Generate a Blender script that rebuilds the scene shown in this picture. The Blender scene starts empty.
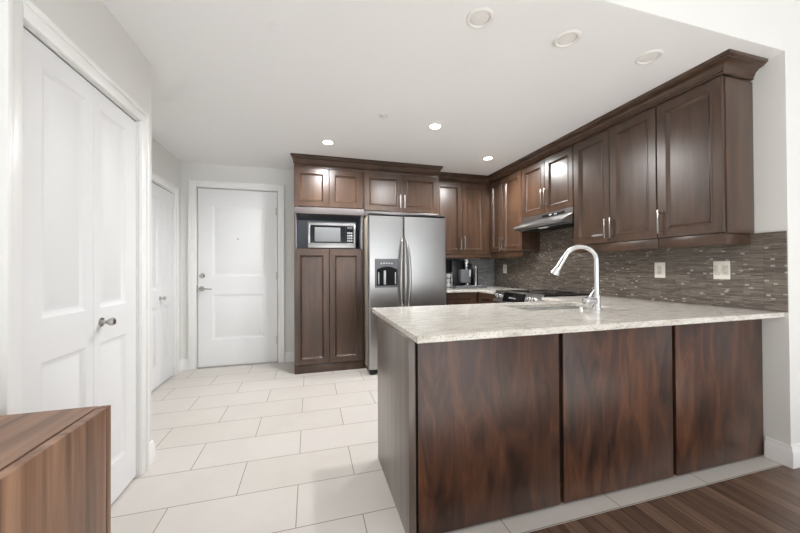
import bpy, bmesh, math, random
from mathutils import Vector, Matrix
random.seed(7)
SC = bpy.context.scene
COL = SC.collection

# ------------------------------------------------------------------ camera
CAM_H, YAW, PITCH, ROLL, FPX = 1.168, 0.2734, 0.0075, 0.0053, 321.46
def make_camera():
    s, c = math.sin(YAW), math.cos(YAW)
    sp, cp = math.sin(PITCH), math.cos(PITCH)
    sr, cr = math.sin(ROLL), math.cos(ROLL)
    R0 = Vector((c, -s, 0)); F = Vector((s*cp, c*cp, sp)); U0 = Vector((-s*sp, -c*sp, cp))
    R = R0*cr - U0*sr; U = R0*sr + U0*cr
    cd = bpy.data.cameras.new('camera'); co = bpy.data.objects.new('camera', cd); COL.objects.link(co)
    m = Matrix.Identity(4)
    for i in range(3):
        m[i][0] = R[i]; m[i][1] = U[i]; m[i][2] = -F[i]
    m[0][3], m[1][3], m[2][3] = 0, 0, CAM_H
    co.matrix_world = m
    cd.sensor_fit = 'HORIZONTAL'; cd.sensor_width = 36.0; cd.lens = 36.0*FPX/800.0
    cd.clip_start = 0.02; cd.clip_end = 100
    SC.camera = co
make_camera()

# ------------------------------------------------------------------ world, light, exposure
W = bpy.data.worlds.new('daylight'); SC.world = W; W.use_nodes = True
bg = W.node_tree.nodes['Background']
bg.inputs['Color'].default_value = (0.95, 0.975, 1.0, 1); bg.inputs['Strength'].default_value = 0.65
SC.view_settings.view_transform = 'Standard'; SC.view_settings.look = 'None'
SC.view_settings.exposure = 0.22; SC.view_settings.gamma = 1.0; SC.view_settings.use_curve_mapping = False
SC.cycles.max_bounces = 10; SC.cycles.diffuse_bounces = 7; SC.cycles.glossy_bounces = 5
SC.cycles.sample_clamp_indirect = 6.0
def soft_light(name, loc, aim, sx, sy, watts, col=(1.0, 0.98, 0.95)):
    ld = bpy.data.lights.new(name, 'AREA'); ld.shape = 'RECTANGLE'; ld.size = sx; ld.size_y = sy; ld.energy = watts; ld.color = col
    lo = bpy.data.objects.new(name, ld); COL.objects.link(lo); lo.location = loc
    lo.rotation_euler = (Vector(aim)).to_track_quat('-Z', 'Y').to_euler()
soft_light('window_daylight', (1.4, -3.9, 1.2), (0, 1, 0.25), 4.4, 1.9, 60, (0.94, 0.97, 1.0))
sl = bpy.data.lights.new('sun', 'SUN'); sl.energy = 11.0; sl.angle = math.radians(0.6); sl.color = (0.92, 0.965, 1.0)
so = bpy.data.objects.new('sun', sl); COL.objects.link(so); so.location = (1.5, -8, 6)
so.rotation_euler = Vector((0, math.cos(math.radians(36)), -math.sin(math.radians(36)))).to_track_quat('-Z', 'Y').to_euler()
LAMP_W = 85.0          # each lit ceiling downlight

# ------------------------------------------------------------------ materials
def lin(v):
    v /= 255.0
    return v/12.92 if v <= 0.04045 else ((v+0.055)/1.055)**2.4
def rgb(r, g, b): return (lin(r), lin(g), lin(b), 1)

class N:
    def __init__(self, name):
        self.m = bpy.data.materials.new(name); self.m.use_nodes = True
        self.t = self.m.node_tree; self.b = self.t.nodes['Principled BSDF']
    def n(self, typ, **kw):
        x = self.t.nodes.new(typ)
        for k, v in kw.items():
            if k in x.inputs: x.inputs[k].default_value = v
            else: setattr(x, k, v)
        return x
    def l(self, a, b): self.t.links.new(a, b)
    def coord(self, scale, rnd=8.0):
        tc = self.n('ShaderNodeTexCoord'); oi = self.n('ShaderNodeObjectInfo')
        mul = self.n('ShaderNodeMath', operation='MULTIPLY'); mul.inputs[1].default_value = rnd
        self.l(oi.outputs['Random'], mul.inputs[0])
        add = self.n('ShaderNodeVectorMath', operation='ADD')
        self.l(tc.outputs['Object'], add.inputs[0]); self.l(mul.outputs[0], add.inputs[1])
        mp = self.n('ShaderNodeMapping'); mp.inputs['Scale'].default_value = scale
        self.l(add.outputs[0], mp.inputs['Vector'])
        return mp.outputs['Vector']
    def ramp(self, fac, stops):
        r = self.n('ShaderNodeValToRGB'); e = r.color_ramp.elements
        while len(e) < len(stops): e.new(0.5)
        for i, (p, c) in enumerate(stops): e[i].position = p; e[i].color = c
        self.l(fac, r.inputs['Fac']); return r.outputs['Color']
    def noise(self, vec, scale, detail=4, rough=0.55, dist=0.0):
        x = self.n('ShaderNodeTexNoise'); x.inputs['Scale'].default_value = scale
        x.inputs['Detail'].default_value = detail; x.inputs['Roughness'].default_value = rough
        x.inputs['Distortion'].default_value = dist
        if vec is not None: self.l(vec, x.inputs['Vector'])
        return x.outputs['Fac']
    def bump(self, h, strength, dist=0.002):
        x = self.n('ShaderNodeBump'); x.inputs['Strength'].default_value = strength; x.inputs['Distance'].default_value = dist
        self.l(h, x.inputs['Height']); self.l(x.outputs['Normal'], self.b.inputs['Normal'])
    def mix(self, a, b, fac, mode='MIX'):
        x = self.n('ShaderNodeMix', data_type='RGBA', blend_type=mode)
        for sock, v in ((x.inputs[0], fac), (x.inputs[6], a), (x.inputs[7], b)):
            if hasattr(v, 'node'): self.l(v, sock)
            else: sock.default_value = v
        return x.outputs[2]

def plain(name, col, rough=0.5, metal=0.0, spec=0.5, emit=None, bump=None):
    k = N(name); b = k.b
    b.inputs['Base Color'].default_value = col; b.inputs['Roughness'].default_value = rough
    b.inputs['Metallic'].default_value = metal; b.inputs['Specular IOR Level'].default_value = spec
    if emit:
        b.inputs['Emission Color'].default_value = (1, 0.95, 0.86, 1); b.inputs['Emission Strength'].default_value = emit
    v = k.coord((1, 1, 1))
    if bump:
        k.bump(k.noise(v, bump[0], 3), bump[1])
    else:   # faint roughness wear
        f = k.noise(v, 6.0, 2)
        mr = k.n('ShaderNodeMapRange'); mr.inputs[3].default_value = max(0.02, rough-0.03); mr.inputs[4].default_value = rough+0.03
        k.l(f, mr.inputs[0]); k.l(mr.outputs[0], b.inputs['Roughness'])
    return k.m

def wood(name, dark, mid, light, scale=(14, 14, 1.3), rough=0.3, dist=0.8, fine=(70, 70, 2.5), coat=0.0, stops=(0.30, 0.52, 0.75), ns=1.0):
    k = N(name)
    v = k.coord(scale)
    f = k.noise(v, ns, 6, 0.6, dist)
    col = k.ramp(f, [(stops[0], dark), (stops[1], mid), (stops[2], light)])
    v2 = k.coord(fine)
    g = k.noise(v2, 1.0, 4, 0.6, 0.3)
    shade = k.ramp(g, [(0.30, (0.82, 0.81, 0.80, 1)), (0.64, (1.05, 1.05, 1.05, 1))])
    k.l(k.mix(col, shade, 0.8, 'MULTIPLY'), k.b.inputs['Base Color'])
    k.b.inputs['Roughness'].default_value = rough
    k.b.inputs['Coat Weight'].default_value = coat; k.b.inputs['Coat Roughness'].default_value = 0.30
    k.bump(g, 0.06, 0.001)
    return k.m

M = {}
M['wall'] = plain('wall_paint', rgb(229, 229, 226), 0.65, bump=(160, 0.04))
M['ceil'] = plain('ceiling_paint', rgb(236, 236, 236), 0.8, bump=(120, 0.05))
M['bounce_carpet'] = plain('pale_bounce_carpet', rgb(232, 228, 222), 0.95, bump=(300, 0.3))
M['white'] = plain('white_door_paint', rgb(234, 235, 236), 0.55, bump=(90, 0.02))
M['trim'] = plain('white_trim_paint', rgb(243, 243, 242), 0.35, bump=(90, 0.02))
M['steel_plain'] = plain('satin_nickel', rgb(190, 188, 184), 0.28, 1.0)
M['chrome'] = plain('chrome', rgb(232, 233, 235), 0.2, 1.0)
M['black'] = plain('black_plastic', rgb(18, 18, 20), 0.3)
M['dark'] = plain('dark_gap', rgb(24, 20, 19), 0.6)
M['recess'] = plain('matt_black_recess', rgb(14, 14, 15), 0.7, spec=0.2)
M['darkglass'] = plain('black_glass', rgb(14, 15, 18), 0.08)
M['winglass'] = plain('grey_screened_glass', rgb(120, 122, 124), 0.25)
M['grey'] = plain('grey_plastic', rgb(92, 94, 98), 0.35)
M['lgrey'] = plain('light_grey_plastic', rgb(176, 178, 180), 0.35)
M['plate'] = plain('ivory_switch_plate', rgb(232, 228, 218), 0.35)
M['slot'] = plain('outlet_face', rgb(205, 202, 194), 0.4)
M['lens'] = plain('frosted_lens_off', rgb(232, 229, 226), 0.5)
M['lit'] = plain('frosted_lens_lit', rgb(255, 250, 240), 0.5, emit=14.0)
M['lamp_trim'] = plain('white_lamp_trim', rgb(228, 226, 223), 0.5)
M['lining'] = plain('pale_grey_niche_melamine', rgb(178, 184, 194), 0.4)
M['rail'] = plain('laminate_niche_grey', rgb(98, 92, 92), 0.35)

M['wood'] = wood('dark_cherry_cabinet_wood', rgb(52, 36, 27), rgb(75, 54, 40), rgb(94, 69, 51), scale=(9, 9, 1.3), dist=1.0, rough=0.30, coat=0.28, stops=(0.28, 0.52, 0.78))
M['panelwood'] = wood('dark_cherry_veneer', rgb(38, 21, 14), rgb(73, 44, 29), rgb(108, 68, 43), scale=(10, 10, 2.2), rough=0.36, dist=1.3, coat=0.15, stops=(0.32, 0.51, 0.73))
M['sidewood'] = wood('dark_greyed_side_laminate', rgb(82, 70, 63), rgb(104, 92, 83), rgb(122, 109, 99), scale=(18, 18, 0.8), rough=0.3, dist=0.2, coat=0.4)
M['walnutv'] = wood('walnut_veneer_upright', rgb(84, 62, 50), rgb(136, 102, 80), rgb(168, 132, 106), scale=(5, 15, 0.5), rough=0.42, dist=0.5, fine=(60, 60, 2), stops=(0.34, 0.52, 0.68))
M['walnuth'] = wood('walnut_veneer_lengthwise', rgb(100, 75, 60), rgb(144, 110, 88), rgb(172, 136, 111), scale=(16, 0.6, 5), rough=0.40, dist=0.5, fine=(60, 2, 60), stops=(0.34, 0.52, 0.68))

def stainless(name, base, rough):
    k = N(name); k.b.inputs['Metallic'].default_value = 1.0
    v = k.coord((2, 2, 220)); f = k.noise(v, 1.0, 3)
    k.l(k.ramp(f, [(0.3, tuple(x*0.93 for x in base[:3])+(1,)), (0.7, base)]), k.b.inputs['Base Color'])
    mr = k.n('ShaderNodeMapRange'); mr.inputs[3].default_value = rough-0.05; mr.inputs[4].default_value = rough+0.07
    k.l(f, mr.inputs[0]); k.l(mr.outputs[0], k.b.inputs['Roughness'])
    k.b.inputs['Anisotropic'].default_value = 0.5
    return k.m
M['steel'] = stainless('brushed_stainless', rgb(182, 181, 180), 0.30)
M['bowl'] = plain('satin_sink_steel', rgb(222, 221, 218), 0.42, 1.0)
M['steel_side'] = plain('painted_silver_side', rgb(186, 178, 164), 0.4, 0.3)

def position(k, sx=1, sy=1, sz=1):
    g = k.n('ShaderNodeNewGeometry'); s = k.n('ShaderNodeSeparateXYZ'); k.l(g.outputs['Position'], s.inputs[0])
    return s.outputs['X'], s.outputs['Y'], s.outputs['Z']
def combine(k, a, b, c=None, da=0.0, db=0.0):
    cx = k.n('ShaderNodeCombineXYZ')
    for i, (q, d) in enumerate(((a, da), (b, db))):
        ad = k.n('ShaderNodeMath', operation='ADD'); ad.inputs[1].default_value = d
        k.l(q, ad.inputs[0]); k.l(ad.outputs[0], cx.inputs[i])
    return cx.outputs[0]
def brick(k, vec, w, h, mort, c1, c2, cm, offset=0.5, freq=2, smooth=0.1, bias=0.0):
    b = k.n('ShaderNodeTexBrick', offset=offset, offset_frequency=freq, squash=1.0)
    b.inputs['Scale'].default_value = 1.0; b.inputs['Brick Width'].default_value = w; b.inputs['Row Height'].default_value = h
    b.inputs['Mortar Size'].default_value = mort; b.inputs['Mortar Smooth'].default_value = smooth; b.inputs['Bias'].default_value = bias
    b.inputs['Color1'].default_value = c1; b.inputs['Color2'].default_value = c2; b.inputs['Mortar'].default_value = cm
    k.l(vec, b.inputs['Vector']); return b

def tile_mat():
    k = N('cream_porcelain_tile'); x, y, z = position(k)
    b = brick(k, combine(k, x, y, None, 0.065, -1.23), 0.61, 0.305, 0.0022, rgb(211, 206, 201), rgb(206, 201, 195), rgb(138, 128, 117))
    cl = k.noise(combine(k, x, y), 3.0, 6, 0.6)
    st = k.ramp(cl, [(0.3, (0.95, 0.945, 0.94, 1)), (0.7, (1.02, 1.02, 1.02, 1))])
    k.l(k.mix(b.outputs['Color'], st, 1.0, 'MULTIPLY'), k.b.inputs['Base Color'])
    mr = k.n('ShaderNodeMapRange'); mr.inputs[3].default_value = 0.30; mr.inputs[4].default_value = 0.8
    k.l(b.outputs['Fac'], mr.inputs[0]); k.l(mr.outputs[0], k.b.inputs['Roughness'])
    inv = k.n('ShaderNodeMath', operation='SUBTRACT'); inv.inputs[0].default_value = 1.0; k.l(b.outputs['Fac'], inv.inputs[1])
    k.bump(inv.outputs[0], 0.35, 0.002)
    return k.m
M['tile'] = tile_mat()

def plank_mat():
    k = N('dark_hardwood_planks'); x, y, z = position(k)
    b = brick(k, combine(k, y, x), 0.85, 0.085, 0.0016, rgb(132, 107, 91), rgb(94, 74, 62), rgb(40, 30, 25), offset=0.37, freq=2)
    mp = k.n('ShaderNodeMapping'); mp.inputs['Scale'].default_value = (40, 2.2, 1); k.l(combine(k, x, y), mp.inputs['Vector'])
    g = k.noise(mp.outputs[0], 1.0, 6, 0.62, 0.6)
    st = k.ramp(g, [(0.3, (0.62, 0.60, 0.58, 1)), (0.68, (1.18, 1.16, 1.14, 1))])
    k.l(k.mix(b.outputs['Color'], st, 1.0, 'MULTIPLY'), k.b.inputs['Base Color'])
    k.b.inputs['Roughness'].default_value = 0.27
    k.bump(g, 0.12, 0.001)
    return k.m
M['plank'] = plank_mat()

def mosaic_mat(name, axis, c1, c2, cm, tint):
    k = N(name); x, y, z = position(k); a = y if axis == 'y' else x
    b = brick(k, combine(k, a, z), 0.10, 0.0100, 0.0007, c1, c2, cm, offset=0.37, freq=3)
    b2 = brick(k, combine(k, a, z, None, 0.05, 0.0), 0.020, 0.0100, 0.0, (0, 0, 0, 1), (1, 1, 1, 1), (0, 0, 0, 1), offset=0.61, freq=2)
    flk = k.ramp(b2.outputs['Color'], [(0.965, (0, 0, 0, 1)), (0.98, (1, 1, 1, 1))])
    mp = k.n('ShaderNodeMapping'); mp.inputs['Scale'].default_value = (14, 130, 1); k.l(combine(k, a, z), mp.inputs['Vector'])
    g = k.noise(mp.outputs[0], 1.0, 3, 0.6)
    st = k.ramp(g, [(0.3, (0.66, 0.66, 0.66, 1)), (0.72, (1.35, 1.33, 1.30, 1))])
    col = k.mix(b.outputs['Color'], st, 1.0, 'MULTIPLY')
    k.l(k.mix(col, tint, flk), k.b.inputs['Base Color'])
    k.b.inputs['Roughness'].default_value = 0.24
    nb = k.noise(mp.outputs[0], 0.8, 2)
    k.bump(b.outputs['Color'], 0.5, 0.002)
    return k.m
M['mosaic'] = mosaic_mat('brown_strip_mosaic', 'y', rgb(126, 117, 108), rgb(95, 87, 80), rgb(64, 58, 54), rgb(165, 157, 148))
M['mosaic_reflect'] = mosaic_mat('strip_mosaic_painted_reflection', 'x', rgb(150, 152, 155), rgb(122, 124, 127), rgb(90, 91, 93), rgb(160, 160, 160))  # same strips as the right wall; room reflection put into greyer, lighter colours

def granite_mat():
    k = N('cream_granite'); x, y, z = position(k)
    mp = k.n('ShaderNodeMapping'); mp.inputs['Scale'].default_value = (9.0, 30, 30); mp.inputs['Rotation'].default_value = (0, 0, 0.18)
    g0 = k.n('ShaderNodeNewGeometry'); k.l(g0.outputs['Position'], mp.inputs['Vector'])
    f = k.noise(mp.outputs[0], 1.0, 8, 0.68, 0.5)
    c = k.ramp(f, [(0.24, rgb(158, 150, 140)), (0.40, rgb(199, 193, 184)), (0.54, rgb(219, 215, 207)), (0.74, rgb(231, 228, 222))])
    s = k.noise(g0.outputs['Position'], 130, 3, 0.6)
    sp = k.ramp(s, [(0.36, (0.50, 0.48, 0.46, 1)), (0.46, (1.0, 1.0, 1.0, 1)), (0.70, (1.06, 1.06, 1.06, 1))])
    k.l(k.mix(c, sp, 0.8, 'MULTIPLY'), k.b.inputs['Base Color'])
    k.b.inputs['Roughness'].default_value = 0.12
    return k.m
M['granite'] = granite_mat()

# ------------------------------------------------------------------ mesh helpers
V3 = Vector
class MB:
    def __init__(self): self.bm = bmesh.new()
    def box(self, x0, x1, y0, y1, z0, z1, bev=0.0, seg=2):
        if x0 > x1: x0, x1 = x1, x0
        if y0 > y1: y0, y1 = y1, y0
        if z0 > z1: z0, z1 = z1, z0
        vs = [self.bm.verts.new((x, y, z)) for x in (x0, x1) for y in (y0, y1) for z in (z0, z1)]
        fs = [self.bm.faces.new([vs[i] for i in q]) for q in ((0,1,3,2),(4,6,7,5),(0,4,5,1),(2,3,7,6),(0,2,6,4),(1,5,7,3))]
        if bev > 0:
            es = list({e for f in fs for e in f.edges})
            bmesh.ops.bevel(self.bm, geom=es, offset=bev, segments=seg, profile=0.5, affect='EDGES', clamp_overlap=True)
        return self
    def obox(self, o, U, V, N_, w, h, t, bev=0.0):     # box from a corner along U,V and N
        pts = [o+U*a+V*b+N_*c for a in (0, w) for b in (0, h) for c in (0, t)]
        vs = [self.bm.verts.new(p) for p in pts]
        fs = [self.bm.faces.new([vs[i] for i in q]) for q in ((0,1,3,2),(4,6,7,5),(0,4,5,1),(2,3,7,6),(0,2,6,4),(1,5,7,3))]
        if bev > 0:
            es = list({e for f in fs for e in f.edges})
            bmesh.ops.bevel(self.bm, geom=es, offset=bev, segments=2, profile=0.5, affect='EDGES', clamp_overlap=True)
        return self
    def prism(self, pts, vec):
        pts = [V3(p) for p in pts]; vec = V3(vec)
        a = [self.bm.verts.new(p) for p in pts]; b = [self.bm.verts.new(p+vec) for p in pts]
        self.bm.faces.new(a); self.bm.faces.new(list(reversed(b)))
        n = len(pts)
        for i in range(n): self.bm.faces.new([a[i], b[i], b[(i+1) % n], a[(i+1) % n]])
        return self
    def lathe(self, prof, o, axis=(0, 0, 1), n=24):
        o = V3(o); ax = V3(axis).normalized()
        t = V3((1, 0, 0)) if abs(ax.x) < 0.9 else V3((0, 1, 0))
        u = ax.cross(t).normalized(); v = ax.cross(u)
        rings = []
        for r, h in prof:
            if r < 1e-6: rings.append([self.bm.verts.new(o+ax*h)])
            else: rings.append([self.bm.verts.new(o+ax*h+u*(r*math.cos(2*math.pi*i/n))+v*(r*math.sin(2*math.pi*i/n))) for i in range(n)])
        for a, b in zip(rings, rings[1:]):
            for i in range(n):
                j = (i+1) % n
                if len(a) == 1 and len(b) == 1: continue
                if len(a) == 1: self.bm.faces.new([a[0], b[i], b[j]])
                elif len(b) == 1: self.bm.faces.new([a[i], a[j], b[0]])
                else: self.bm.faces.new([a[i], a[j], b[j], b[i]])
        for r in (rings[0], rings[-1]):
            if len(r) > 1: self.bm.faces.new(r)
        return self
    def cyl(self, p0, p1, r, r1=None, n=20):
        p0, p1 = V3(p0), V3(p1); L = (p1-p0).length
        return self.lathe([(r, 0), (r if r1 is None else r1, L)], p0, p1-p0, n)
    def tube(self, path, r, n=14, flat=1.0):
        path = [V3(p) for p in path]; k = len(path); rs = r if isinstance(r, (list, tuple)) else [r]*k
        tang = [(path[min(i+1, k-1)]-path[max(i-1, 0)]).normalized() for i in range(k)]
        t0 = tang[0]; ref = V3((0, 0, 1)) if abs(t0.z) < 0.9 else V3((1, 0, 0))
        u = t0.cross(ref).normalized(); rings = []
        for i in range(k):
            u = (u - tang[i]*u.dot(tang[i])).normalized(); v = tang[i].cross(u)
            rings.append([self.bm.verts.new(path[i]+u*(rs[i]*math.cos(2*math.pi*j/n))+v*(flat*rs[i]*math.sin(2*math.pi*j/n))) for j in range(n)])
        for a, b in zip(rings, rings[1:]):
            for j in range(n): self.bm.faces.new([a[j], a[(j+1) % n], b[(j+1) % n], b[j]])
        self.bm.faces.new(rings[0]); self.bm.faces.new(rings[-1])
        return self
    def cells(self, xs, ys, inside, z0, z1):           # slab over chosen grid cells
        bot, top = {}, {}
        def g(d, i, j, z):
            if (i, j) not in d: d[(i, j)] = self.bm.verts.new((xs[i], ys[j], z))
            return d[(i, j)]
        nx, ny = len(xs)-1, len(ys)-1
        ok = lambda i, j: 0 <= i < nx and 0 <= j < ny and inside(i, j)
        for i in range(nx):
            for j in range(ny):
                if not ok(i, j): continue
                q = [(i, j), (i+1, j), (i+1, j+1), (i, j+1)]
                self.bm.faces.new([g(top, a, b, z1) for a, b in q]); self.bm.faces.new([g(bot, a, b, z0) for a, b in reversed(q)])
                for (di, dj), (a, b) in zip(((0, -1), (1, 0), (0, 1), (-1, 0)), ((q[0], q[1]), (q[1], q[2]), (q[2], q[3]), (q[3], q[0]))):
                    if not ok(i+di, j+dj):
                        self.bm.faces.new([g(bot, *a, z0), g(bot, *b, z0), g(top, *b, z1), g(top, *a, z1)])
        return self
    def slab(self, o, U, V, Nn, w, h, t, panels, rings, edge=0.003):
        """A door leaf: o is the lower left corner of its front face; each panel (u0,u1,v0,v1) is moulded by
        rings of (inset, depth); the last ring is filled flat."""
        o, U, V, Nn = V3(o), V3(U), V3(V), V3(Nn)
        P = lambda u, v, d=0.0: o+U*u+V*v+Nn*d
        us = sorted({edge, w-edge} | {p[0] for p in panels} | {p[1] for p in panels})
        vs = sorted({edge, h-edge} | {p[2] for p in panels} | {p[3] for p in panels})
        cache = {}
        def vert(u, v, d=0.0):
            key = (round(u, 5), round(v, 5), round(d, 5))
            if key not in cache: cache[key] = self.bm.verts.new(P(u, v, d))
            return cache[key]
        for i in range(len(us)-1):
            for j in range(len(vs)-1):
                cu, cv = (us[i]+us[i+1])/2, (vs[j]+vs[j+1])/2
                if any(p[0] < cu < p[1] and p[2] < cv < p[3] for p in panels): continue
                self.bm.faces.new([vert(us[i], vs[j]), vert(us[i+1], vs[j]), vert(us[i+1], vs[j+1]), vert(us[i], vs[j+1])])
        # panels
        for (u0, u1, v0, v1) in panels:
            bu = [u for u in us if u0 <= u <= u1]; bv = [v for v in vs if v0 <= v <= v1]
            loop = [vert(u, v0) for u in bu]+[vert(u1, v) for v in bv[1:]]+[vert(u, v1) for u in reversed(bu[:-1])]+[vert(u0, v) for v in reversed(bv[1:-1])]
            def ring(ins, d):
                return [self.bm.verts.new(P(a, b, d)) for a, b in ((u0+ins, v0+ins), (u1-ins, v0+ins), (u1-ins, v1-ins), (u0+ins, v1-ins))]
            first = ring(*rings[0])
            corners = [vert(u0, v0), vert(u1, v0), vert(u1, v1), vert(u0, v1)]
            idx = [loop.index(c) for c in corners]
            for q in range(4):
                a = idx[q]; b = idx[(q+1) % 4]
                seg = loop[a:b+1] if b > a else loop[a:]+loop[:b+1]
                self.bm.faces.new(seg+[first[(q+1) % 4], first[q]])
            prev = first
            for ins, d in rings[1:]:
                cur = ring(ins, d)
                for q in range(4): self.bm.faces.new([prev[q], prev[(q+1) % 4], cur[(q+1) % 4], cur[q]])
                prev = cur
            self.bm.faces.new(prev)
        # edge and back
        ous = [vert(u, vs[0]) for u in us]+[vert(us[-1], v) for v in vs[1:]]+[vert(u, vs[-1]) for u in reversed(us[:-1])]+[vert(us[0], v) for v in reversed(vs[1:-1])]
        oc = [vert(us[0], vs[0]), vert(us[-1], vs[0]), vert(us[-1], vs[-1]), vert(us[0], vs[-1])]
        r1 = [self.bm.verts.new(P(a, b, -edge)) for a, b in ((0, 0), (w, 0), (w, h), (0, h))]
        r2 = [self.bm.verts.new(P(a, b, -t)) for a, b in ((0, 0), (w, 0), (w, h), (0, h))]
        idx = [ous.index(c) for c in oc]
        for q in range(4):
            a = idx[q]; b = idx[(q+1) % 4]
            seg = ous[a:b+1] if b > a else ous[a:]+ous[:b+1]
            self.bm.faces.new(seg+[r1[(q+1) % 4], r1[q]])
            self.bm.faces.new([r1[q], r1[(q+1) % 4], r2[(q+1) % 4], r2[q]])
        self.bm.faces.new(r2)
        return self
    def sweep(self, prof, path, side=1):
        """prof: closed list of (out, z); path: (x,y) points; out is to the right (side=1) of travel; mitred."""
        pts = [V3((p[0], p[1], 0)) for p in path]; k = len(pts); offs = []
        for i in range(k):
            ns = []
            if i > 0: d = (pts[i]-pts[i-1]).normalized(); ns.append(V3((d.y, -d.x, 0))*side)
            if i < k-1: d = (pts[i+1]-pts[i]).normalized(); ns.append(V3((d.y, -d.x, 0))*side)
            if len(ns) == 1: offs.append(ns[0])
            else: b = (ns[0]+ns[1]); offs.append(b/(1+ns[0].dot(ns[1])))
        rings = [[self.bm.verts.new(pts[i]+offs[i]*o+V3((0, 0, z))) for o, z in prof] for i in range(k)]
        n = len(prof)
        for a, b in zip(rings, rings[1:]):
            for j in range(n): self.bm.faces.new([a[j], a[(j+1) % n], b[(j+1) % n], b[j]])
        self.bm.faces.new(rings[0]); self.bm.faces.new(rings[-1])
        return self

BASE = {}
def done(mb, name, mat, parent=None, base=None, smooth=32):
    bm = mb.bm
    bmesh.ops.recalc_face_normals(bm, faces=bm.faces)
    if parent is not None: b = BASE[parent.name]
    elif base is not None: b = V3(base)
    else:
        xs = [v.co for v in bm.verts]
        b = V3(((min(v.x for v in xs)+max(v.x for v in xs))/2, (min(v.y for v in xs)+max(v.y for v in xs))/2, min(v.z for v in xs)))
    bmesh.ops.translate(bm, verts=bm.verts, vec=-b)
    me = bpy.data.meshes.new(name); bm.to_mesh(me); bm.free()
    me.materials.append(mat)
    if smooth:
        for p in me.polygons: p.use_smooth = True
        me.set_sharp_from_angle(angle=math.radians(smooth))
    o = bpy.data.objects.new(name, me); COL.objects.link(o)
    if parent is not None: o.parent = parent
    else: o.location = b
    BASE[o.name] = b
    return o
def thing(name, label, cat, loc, group=None):
    o = bpy.data.objects.new(name, None); COL.objects.link(o); o.location = loc; o.empty_display_size = 0.1
    BASE[o.name] = V3(loc); return tag(o, label, cat, group)
def tag(o, label, cat, group=None):
    o['label'] = label; o['category'] = cat
    if group: o['group'] = group
    return o
def struct(mb, name, mat, parent=None, base=None, smooth=32):
    o = done(mb, name, mat, parent, base, smooth)
    if parent is None: o['kind'] = 'structure'
    return o
def dup(root, delta, label, cat=None):
    r = root.copy(); COL.objects.link(r); r.location = V3(root.location)+V3(delta); r['label'] = label
    for ch in list(root.children):
        c = ch.copy(); COL.objects.link(c); c.parent = r
        for g in list(ch.children):
            d = g.copy(); COL.objects.link(d); d.parent = c
    return r

X_, Y_, Z_ = V3((1, 0, 0)), V3((0, 1, 0)), V3((0, 0, 1))
CEIL, XR, YB, XL, XH, YF = 2.44, 2.70, 4.31, -0.94, -1.45, 1.20
HC = 3.25                       # living area ceiling

# ------------------------------------------------------------------ setting
struct(MB().box(-1.92, 2.82, 1.225, 4.44, -0.06, 0.0), 'floor', M['tile'], base=(0, 0, 0), smooth=0)
struct(MB().box(-1.10, 6.2, -4.2, 1.2245, -0.06, 0.0), 'floor_living', M['plank'], base=(0, 0, 0), smooth=0)
struct(MB().box(-0.90, 3.4, -2.5, 0.05, 0.0005, 0.012), 'added_bounce_carpet', M['bounce_carpet'], smooth=0)  # unseen carpet, added to throw sunlight up into the kitchen
struct(MB().box(-1.92, 2.82, YF+0.002, 4.44, CEIL, CEIL+0.06), 'ceiling', M['ceil'], smooth=0)
struct(MB().box(-1.10, 6.2, -4.2, YF+0.12, HC, HC+0.06), 'ceiling_living', M['ceil'], smooth=0)

ENT = (-1.295, -0.383, 2.158)   # entry door opening x0, x1, top
w = MB()
w.box(XH-0.10, ENT[0], YB, YB+0.11, 0, CEIL); w.box(ENT[1], XR+0.12, YB, YB+0.11, 0, CEIL); w.box(ENT[0], ENT[1], YB, YB+0.11, ENT[2], CEIL); w.box(ENT[0]-0.1, ENT[1]+0.1, YB+0.111, YB+0.13, 0, CEIL); w.box(-1.92, XH-0.10, YB, YB+0.11, 0, CEIL)  # panel behind the entry door is added to keep outside light out
struct(w, 'wall_back', M['wall'], smooth=0)
CL = (1.373, 2.163, 2.020)       # closet opening y0, y1, top
w = MB()
w.box(XL-0.10, XL, -4.2, CL[0], 0, CEIL); w.box(XL-0.10, XL, CL[1], 2.32, 0, CEIL); w.box(XL-0.10, XL, CL[0], CL[1], CL[2], CEIL)
w.box(-1.92, XL-0.10, 2.22, 2.32, 0, CEIL); w.box(XH-0.10, XH, 1.30, 2.22, 0, CEIL); w.box(XH-0.10, XL-0.10, 1.20, 1.30, 0, CEIL); w.box(XL-0.10, XL, -4.2, YF, CEIL, HC)
struct(w, 'wall_left', M['wall'], smooth=0)
HD = (3.49, 4.10, 2.025)        # hall bifold opening
w = MB()
w.box(XH-0.10, XH, 2.32, HD[0], 0, CEIL); w.box(-1.92, -1.82, 2.32, YB, 0, CEIL); w.box(XH-0.10, XH, HD[1], YB, 0, CEIL); w.box(XH-0.10, XH, HD[0], HD[1], HD[2], CEIL)
struct(w, 'wall_hall', M['wall'], smooth=0)
struct(MB().box(XR, XR+0.12, YF+0.12, YB, 0, CEIL), 'wall_right', M['wall'], smooth=0)
w = MB(); w.cells([XL, XR, 6.2], [0, CEIL+0.001, HC], lambda i, j: not (i == 0 and j == 0), 0, 0.12)
for v in w.bm.verts: v.co = V3((v.co.x, YF+v.co.z, v.co.y))
struct(w, 'wall_front', M['wall'], smooth=0)

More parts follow.
